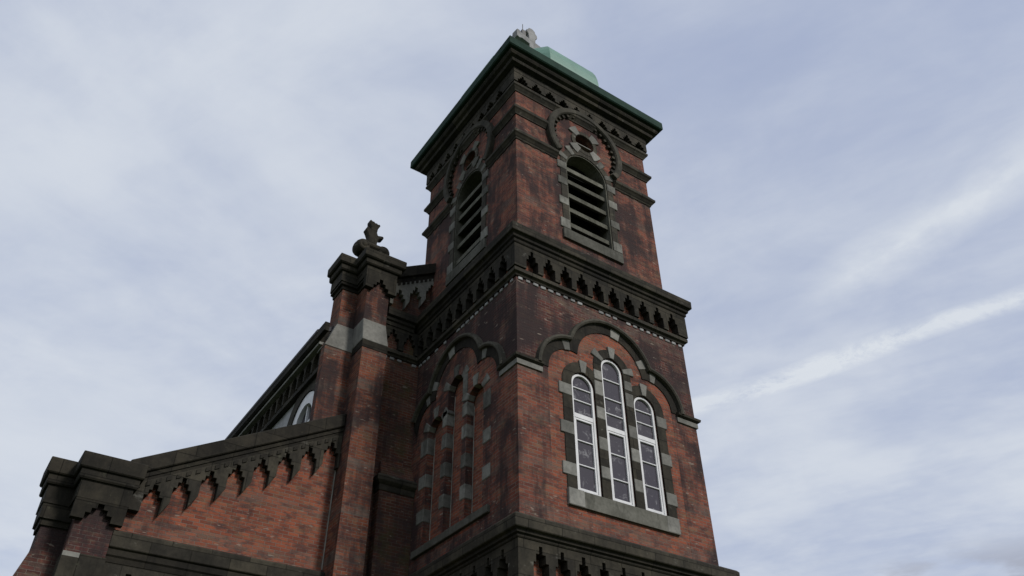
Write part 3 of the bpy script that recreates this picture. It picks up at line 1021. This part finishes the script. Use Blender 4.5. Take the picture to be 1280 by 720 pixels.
# raking gable parapet
FG = Fr((0, YF), (1, 0), (0, -1))
bm = BM()
def rake(u0, u1, lo, hi, w0, w1, mirror=True):
    slab(bm, FG, [(u0, gable_z(u0) + lo), (u1, gable_z(u1) + lo), (u1, gable_z(u1) + hi), (u0, gable_z(u0) + hi)], w0, w1)
    if mirror:
        v0, v1 = 5.0 - u1, 5.0 - u0
        slab(bm, FG, [(v0, gable_z(v0) + lo), (v1, gable_z(v1) + lo), (v1, gable_z(v1) + hi), (v0, gable_z(v0) + hi)], w0, w1)
rake(-1.2, 2.5, -0.36, 0.0, -0.55, 0.22)
gc = obj("gable_coping", bm, 'stone_dark', church, 0.015)
bm = BM()
rake(-1.2, 2.5, -0.52, -0.362, -0.1, 0.15)
obj("coping_mould", bm, 'stone_dark', gc)
bm = BM()
def raking_teeth(fr, x0, x1, zline, slope, top, pitch, first, w, dep_shoulder, step_w, step_h, nst=3, foot=0.0):
    """frieze below a raking coping: vertical teeth, each as long as the rake asks"""
    pts = []
    c = first
    zz = lambda x: zline(x) + top
    bot = []
    prev = x0
    while c + pitch * 0.5 < x1 + 0.3:
        seq = niche(c, zz(c) - dep_shoulder, step_w, step_h, nst, foot)
        if seq[0][0] > x0 and seq[-1][0] < x1:
            bot += seq
        c += pitch
    first_z = bot[0][1]; last_z = bot[-1][1]
    poly = [(x0, first_z)] + bot + [(x1, last_z), (x1, zz(x1)), (x0, zz(x0))]
    slab(bm, fr, poly, -0.02, w)
raking_teeth(FG, -1.05, 0.75, gable_z, GS, -0.52, 0.47, -0.78, 0.15, 0.78, 0.064, 0.125, 3, 0.16)
obj("corbel_table", bm, 'stone_light', gc, 0.006)
bm = BM()
for i in range(14):
    u = -1.0 + i * 0.13
    slab(bm, FG, [(u, gable_z(u) - .60), (u + .07, gable_z(u + .07) - .60), (u + .07, gable_z(u + .07) - .53), (u, gable_z(u) - .53)], 0.0, 0.175)
obj("dentil_row", bm, 'stone_dark', gc)

# low buttress block in the corner between nave front and tower
bm = BM()
abox(bm, -0.86, -0.003, 4.16, YF - 0.003, 0, 9.32)
hexa(bm, [(-0.86, 4.16, 9.66), (-0.003, 4.16, 9.66), (-0.003, 4.415, 9.66), (-0.86, 4.415, 9.66),
          (-0.80, 4.38, 10.12), (-0.003, 4.38, 10.12), (-0.003, 4.415, 10.12), (-0.80, 4.415, 10.12)])
bb = obj("buttress", bm, 'brick_moss', church)
bm = BM()
bp_ = [(-0.86, 4.415), (-0.86, 4.16), (-0.003, 4.16)]
sweep(bm, bp_, [(-0.1, 9.32), (0.02, 9.32), (0.03, 9.36), (0.03, 9.45), (0.06, 9.47), (0.115, 9.52), (0.13, 9.62), (0.04, 9.70), (-0.1, 9.66)], False)
obj("cap_moulding", bm, 'stone_mid', bb)

# ------------------------------------------------------------------ nave corner pier
PF, PS = 4.02, 4.63
bm = BM()
abox(bm, -1.75, -1.10, PF, 4.95, 0, 12.95)
abox(bm, -2.46, -1.752, PS, 4.86, 0, 12.95)
pier = obj("corner_pier", bm, 'brick_orange', church)
bm = BM()
abox(bm, -1.765, -1.15, PF + .11, 4.95, 12.95, 14.95)
abox(bm, -2.20, -1.767, PS + .08, 5.3, 12.95, 14.95)
obj("upper_shaft", bm, 'brick_orange', pier)
# pale weatherings
bm = BM()
hexa(bm, [(-1.775, PF - .02, 12.95), (-1.085, PF - .02, 12.95), (-1.085, 4.7, 12.95), (-1.775, 4.7, 12.95),
          (-1.772, PF + .106, 13.64), (-1.146, PF + .106, 13.64), (-1.146, 4.7, 13.64), (-1.772, 4.7, 13.64)])
hexa(bm, [(-2.48, PS - .02, 12.86), (-1.74, PS - .02, 12.86), (-1.74, 5.1, 12.86), (-2.48, 5.1, 12.86),
          (-2.206, PS + .075, 13.64), (-1.76, PS + .075, 13.64), (-1.76, 5.3, 13.64), (-2.206, 5.3, 13.64)])
obj("weathering", bm, 'stone_light', pier, 0.01)
bm = BM()
sweep(bm, [(-1.752, 4.60), (-1.752, PF), (-1.10, PF), (-1.10, YF)], [(-0.05, 12.74), (0.012, 12.74), (0.012, 12.945), (-0.05, 12.945)], False)
obj("string_band", bm, 'stone_dark', pier)
# capital: stepped stone courses on an L-shaped plan
CP = [(-2.20, 5.3), (-2.20, PS + .08), (-1.766, PS + .08), (-1.766, PF + .11), (-1.15, PF + .11), (-1.15, 4.8)]
bm = BM()
sweep(bm, CP, [(-0.2, 15.40), (0.25, 15.40), (0.285, 15.43), (0.29, 15.66), (-0.2, 15.74)], False)
abox(bm, -1.9, -1.2, 4.3, 5.2, 15.1, 15.70); abox(bm, -2.1, -1.5, 4.85, 5.25, 15.1, 15.70)
cap = obj("cap", bm, 'stone_mid', pier, 0.012)
bm = BM()
sweep(bm, CP, [(-0.2, 15.24), (0.17, 15.24), (0.20, 15.27), (0.21, 15.40), (-0.2, 15.40)], False)
sweep(bm, CP, [(-0.2, 14.92), (0.125, 14.92), (0.125, 15.24), (-0.2, 15.24)], False)
obj("frieze", bm, 'stone_mid', cap)
bm = BM()
sweep(bm, CP[:4], [(-0.1, 14.74), (0.03, 14.74), (0.04, 14.83), (0.10, 14.84), (0.10, 14.92), (-0.1, 14.92)], False)
obj("neck_moulding", bm, 'stone_dark', cap)
bm = BM()
slab(bm, Fr((0, PF + .11), (1, 0), (0, -1)), corbel_outline(-1.885, -1.03, 14.925, 14.56, 2.0, -1.458, 0.08, 0.115), -0.02, 0.13)
obj("notched_frieze", bm, 'stone_mid', cap)

# --- finial on the pier -------------------------------------------------------
FF = Fr((-1.66, 4.62), (1, 0), (0, -1))
def lathe_x(bm, c, r, half, n=20, ring=4):
    """a scroll: short drum lying along the view depth"""
    prof = [(0.0, half * 1.0), (r * .30, half * .98), (r * .38, half * .86), (r * .50, half * .86), (r * .62, half * .90), (r * .80, half * .72), (r * .94, half * .42), (r, 0.0), (r * .94, -half * .42), (r * .80, -half * .72), (r * .5, -half * .9), (0.0, -half)]
    V = []
    for i in range(n):
        a = 2 * PI * i / n
        V.append([bm.verts.new((c[0] + p * math.cos(a), c[1] - h, c[2] + p * math.sin(a))) for p, h in prof])
    for i in range(n):
        A, B = V[i], V[(i + 1) % n]
        for j in range(len(prof) - 1):
            vs = []
            for v in (A[j], A[j + 1], B[j + 1], B[j]):
                if v not in vs: vs.append(v)
            try: bm.faces.new(vs)
            except ValueError: pass
bm = BM()
ZF = 15.68
FX = 0.05
slab(bm, FF, [(FX - .30, ZF), (FX + .34, ZF), (FX + .30, ZF + .40), (FX - .27, ZF + .40)], -0.20, 0.20)
finial = obj("finial", bm, 'stone_mid', church, 0.02, "small broken stone cross on scrolls atop the corner pier")
for s in (-1, 1):
    bm = BM()
    lathe_x(bm, (-1.66 + FX + s * 0.29, 4.62, ZF + .56), 0.225, 0.27)
    o = obj("scroll", bm, 'stone_mid', finial)
    for p in o.data.polygons: p.use_smooth = True
bm = BM()
sec = [(0.10 * math.cos(2 * PI * k / 12), 0.10 * math.sin(2 * PI * k / 12)) for k in range(12)]
A = [bm.verts.new((-1.66 + FX - .24, 4.62 - .16 + p, ZF + .60 + q)) for p, q in sec]
B = [bm.verts.new((-1.66 + FX + .24, 4.62 - .16 + p, ZF + .60 + q)) for p, q in sec]
for k in range(12):
    bm.faces.new((A[k], A[(k + 1) % 12], B[(k + 1) % 12], B[k]))
bm.faces.new(A); bm.faces.new(list(reversed(B)))
obj("roll", bm, 'stone_mid', finial, 0.02)
bm = BM()
cro = [(-.13, ZF + .62), (.14, ZF + .62), (.13, ZF + .86), (.15, ZF + .98), (.21, ZF + 1.06), (.30, ZF + 1.09), (.31, ZF + 1.16), (.22, ZF + 1.17), (.13, ZF + 1.14), (.095, ZF + 1.24),
       (.11, ZF + 1.38), (.17, ZF + 1.52), (.15, ZF + 1.57), (.09, ZF + 1.54), (.05, ZF + 1.58), (.01, ZF + 1.55), (-.03, ZF + 1.60), (-.08, ZF + 1.58), (-.12, ZF + 1.63), (-.16, ZF + 1.58), (-.15, ZF + 1.46), (-.10, ZF + 1.36), (-.10, ZF + 1.28),
       (-.15, ZF + 1.32), (-.20, ZF + 1.34), (-.25, ZF + 1.22), (-.19, ZF + 1.12), (-.14, ZF + 1.0), (-.14, ZF + .84)]
slab(bm, FF, [(u + FX - .02, z) for u, z in cro], -0.10, 0.10)
obj("cross", bm, 'stone_mid', finial, 0.025)

# ------------------------------------------------------------------ aisle
YA = 4.62
AX0, AX1 = -5.9, -1.76
FA = Fr((0, YA), (1, 0), (0, -1))
AS = 0.555
def aisle_z(x):
    return 11.08 + AS * (x + 1.75)
bm = BM()
slab(bm, FA, [(AX0 - .1, 0), (AX1, 0), (AX1, aisle_z(AX1) - .15), (AX0 - .1, aisle_z(AX0 - .1) - .15)], -0.45, 0.0)
obj("aisle_wall", bm, 'brick_clean', church)
bm = BM()
box(bm, FA, AX1 - 0.02, AX1 + 0.004, 7.5, 9.9, -0.01, 0.012)
obj("mortar_joint", bm, 'mortar', church)
bm = BM()
def arake(lo, hi, w0, w1, u0=AX0 - .05, u1=AX1 - 0.0):
    slab(bm, FA, [(u0, aisle_z(u0) + lo), (u1, aisle_z(u1) + lo), (u1, aisle_z(u1) + hi), (u0, aisle_z(u0) + hi)], w0, w1)
arake(-0.34, 0.0, -0.55, 0.23, AX0 - .05, AX1 + 0.0)
ac = obj("aisle_coping", bm, 'stone_dark', church, 0.02)
bm = BM()
arake(-0.44, -0.342, -0.1, 0.17)
arake(-0.52, -0.442, -0.1, 0.145)
obj("coping_mould", bm, 'stone_dark', ac)
bm = BM()
raking_teeth(FA, AX0 + 0.1, AX1 - 0.002, aisle_z, AS, -0.52, 0.486, -5.37, 0.16, 0.72, 0.064, 0.115, 3, 0.22)
obj("corbel_table", bm, 'stone_mid', ac, 0.006)
bm = BM()
i = 0
u = AX0
while u < AX1 - .1:
    slab(bm, FA, [(u, aisle_z(u) - .64), (u + .085, aisle_z(u + .085) - .64), (u + .085, aisle_z(u + .085) - .55), (u, aisle_z(u) - .55)], 0.0, 0.185)
    u += 0.17
obj("dentil_row", bm, 'stone_dark', ac)
# string across the aisle front
bm = BM()
sweep(bm, [(AX0 + .02, YA), (AX1 - .002, YA)], [(-0.1, 7.06), (0.15, 7.06), (0.215, 7.09), (0.225, 7.37), (0.19, 7.40), (-0.1, 7.50)], False)
st = obj("aisle_string", bm, 'stone_mid', church, 0.01)
bm = BM()
sweep(bm, [(AX0 + .02, YA), (AX1 - .002, YA)], [(-0.1, 6.84), (0.12, 6.84), (0.135, 6.93), (0.165, 6.96), (0.17, 7.062), (-0.1, 7.062)], False)
obj("bed_mould", bm, 'stone_dark', st)
bm = BM()
slab(bm, FA, corbel_outline(AX0 + .03, AX1 - .003, 6.842, 6.25, 0.475, -5.4, 0.075, 0.15), -0.02, 0.11)
obj("corbel_table", bm, 'stone_mid', st, 0.006)
# lean-to roof behind the parapet
bm = BM()
hexa(bm, [(-6.5, 5.1, 7.0), (NX0 - .06, 5.1, 9.9), (NX0 - .06, NY1, 9.9), (-6.5, NY1, 7.0), (-6.5, 5.1, 7.12), (NX0 - .06, 5.1, 10.02), (NX0 - .06, NY1, 10.02), (-6.5, NY1, 7.12)])
obj("aisle_roof", bm, 'slate', church)
bm = BM()
abox(bm, -6.45, -6.15, 5.3, NY1, 0, 6.95)
obj("aisle_side_wall", bm, 'brick', church)

# aisle corner pier
Q1, Q2 = 4.42, 4.98
bm = BM()
abox(bm, -6.55, -5.88, Q1, 5.6, 0, 7.86)
hexa(bm, [(-7.45, Q2, 0), (-6.552, Q2, 0), (-6.552, 5.7, 0), (-7.45, 5.7, 0), (-7.45, Q2, 5.9), (-6.552, Q2, 5.9), (-6.552, 5.7, 5.9), (-7.45, 5.7, 5.9)])
hexa(bm, [(-7.30, Q2, 5.9), (-6.552, Q2, 5.9), (-6.552, 5.7, 5.9), (-7.30, 5.7, 5.9), (-7.02, Q2 + .01, 7.0), (-6.552, Q2 + .01, 7.0), (-6.552, 5.7, 7.0), (-7.02, 5.7, 7.0)])
abox(bm, -7.00, -6.552, Q2 + .015, 5.7, 7.0, 7.86)
ap = obj("aisle_pier", bm, 'brick_soot', church)
AP = [(-7.00, 5.6), (-7.00, Q2 + .015), (-6.552, Q2 + .015), (-6.552, Q1), (-5.88, Q1), (-5.88, YA)]
bm = BM()
sweep(bm, AP, [(-0.2, 8.32), (0.21, 8.32), (0.235, 8.35), (0.24, 8.62), (-0.2, 8.72)], False)
abox(bm, -6.45, -5.95, 4.5, 5.5, 7.9, 8.70); abox(bm, -6.9, -6.5, 5.05, 5.5, 7.9, 8.70)
apc = obj("cap", bm, 'stone_dark', ap, 0.012)
bm = BM()
sweep(bm, AP, [(-0.2, 8.14), (0.16, 8.14), (0.18, 8.17), (0.18, 8.32), (-0.2, 8.32)], False)
sweep(bm, AP, [(-0.2, 7.80), (0.12, 7.80), (0.12, 8.14), (-0.2, 8.14)], False)
obj("frieze", bm, 'stone_dark', apc)
bm = BM()
FQ = Fr((0, Q1), (1, 0), (0, -1))
slab(bm, FQ, corbel_outline(-6.66, -5.77, 7.802, 7.44, 2.9, -6.215, 0.085, 0.095, 3, 0.0, 0.03), -0.02, 0.115)
sweep(bm, [(-7.00, 5.6), (-7.00, Q2 + .015), (-6.56, Q2 + .015)], [(-0.1, 7.42), (0.04, 7.42), (0.05, 7.52), (0.09, 7.53), (0.10, 7.802), (-0.1, 7.802)], False)
pieces("neck_moulding", bm, 'stone_dark', apc)
bm = BM()
abox(bm, -6.575, -5.86, Q1 - .03, 4.9, 6.35, 6.86)
obj("weathering", bm, 'stone_mid', ap)
bm = BM()
box(bm, FQ, -6.574, -6.30, 6.78, 6.863, -0.1, 0.034)
obj("pale_stone", bm, 'stone_light', ap)
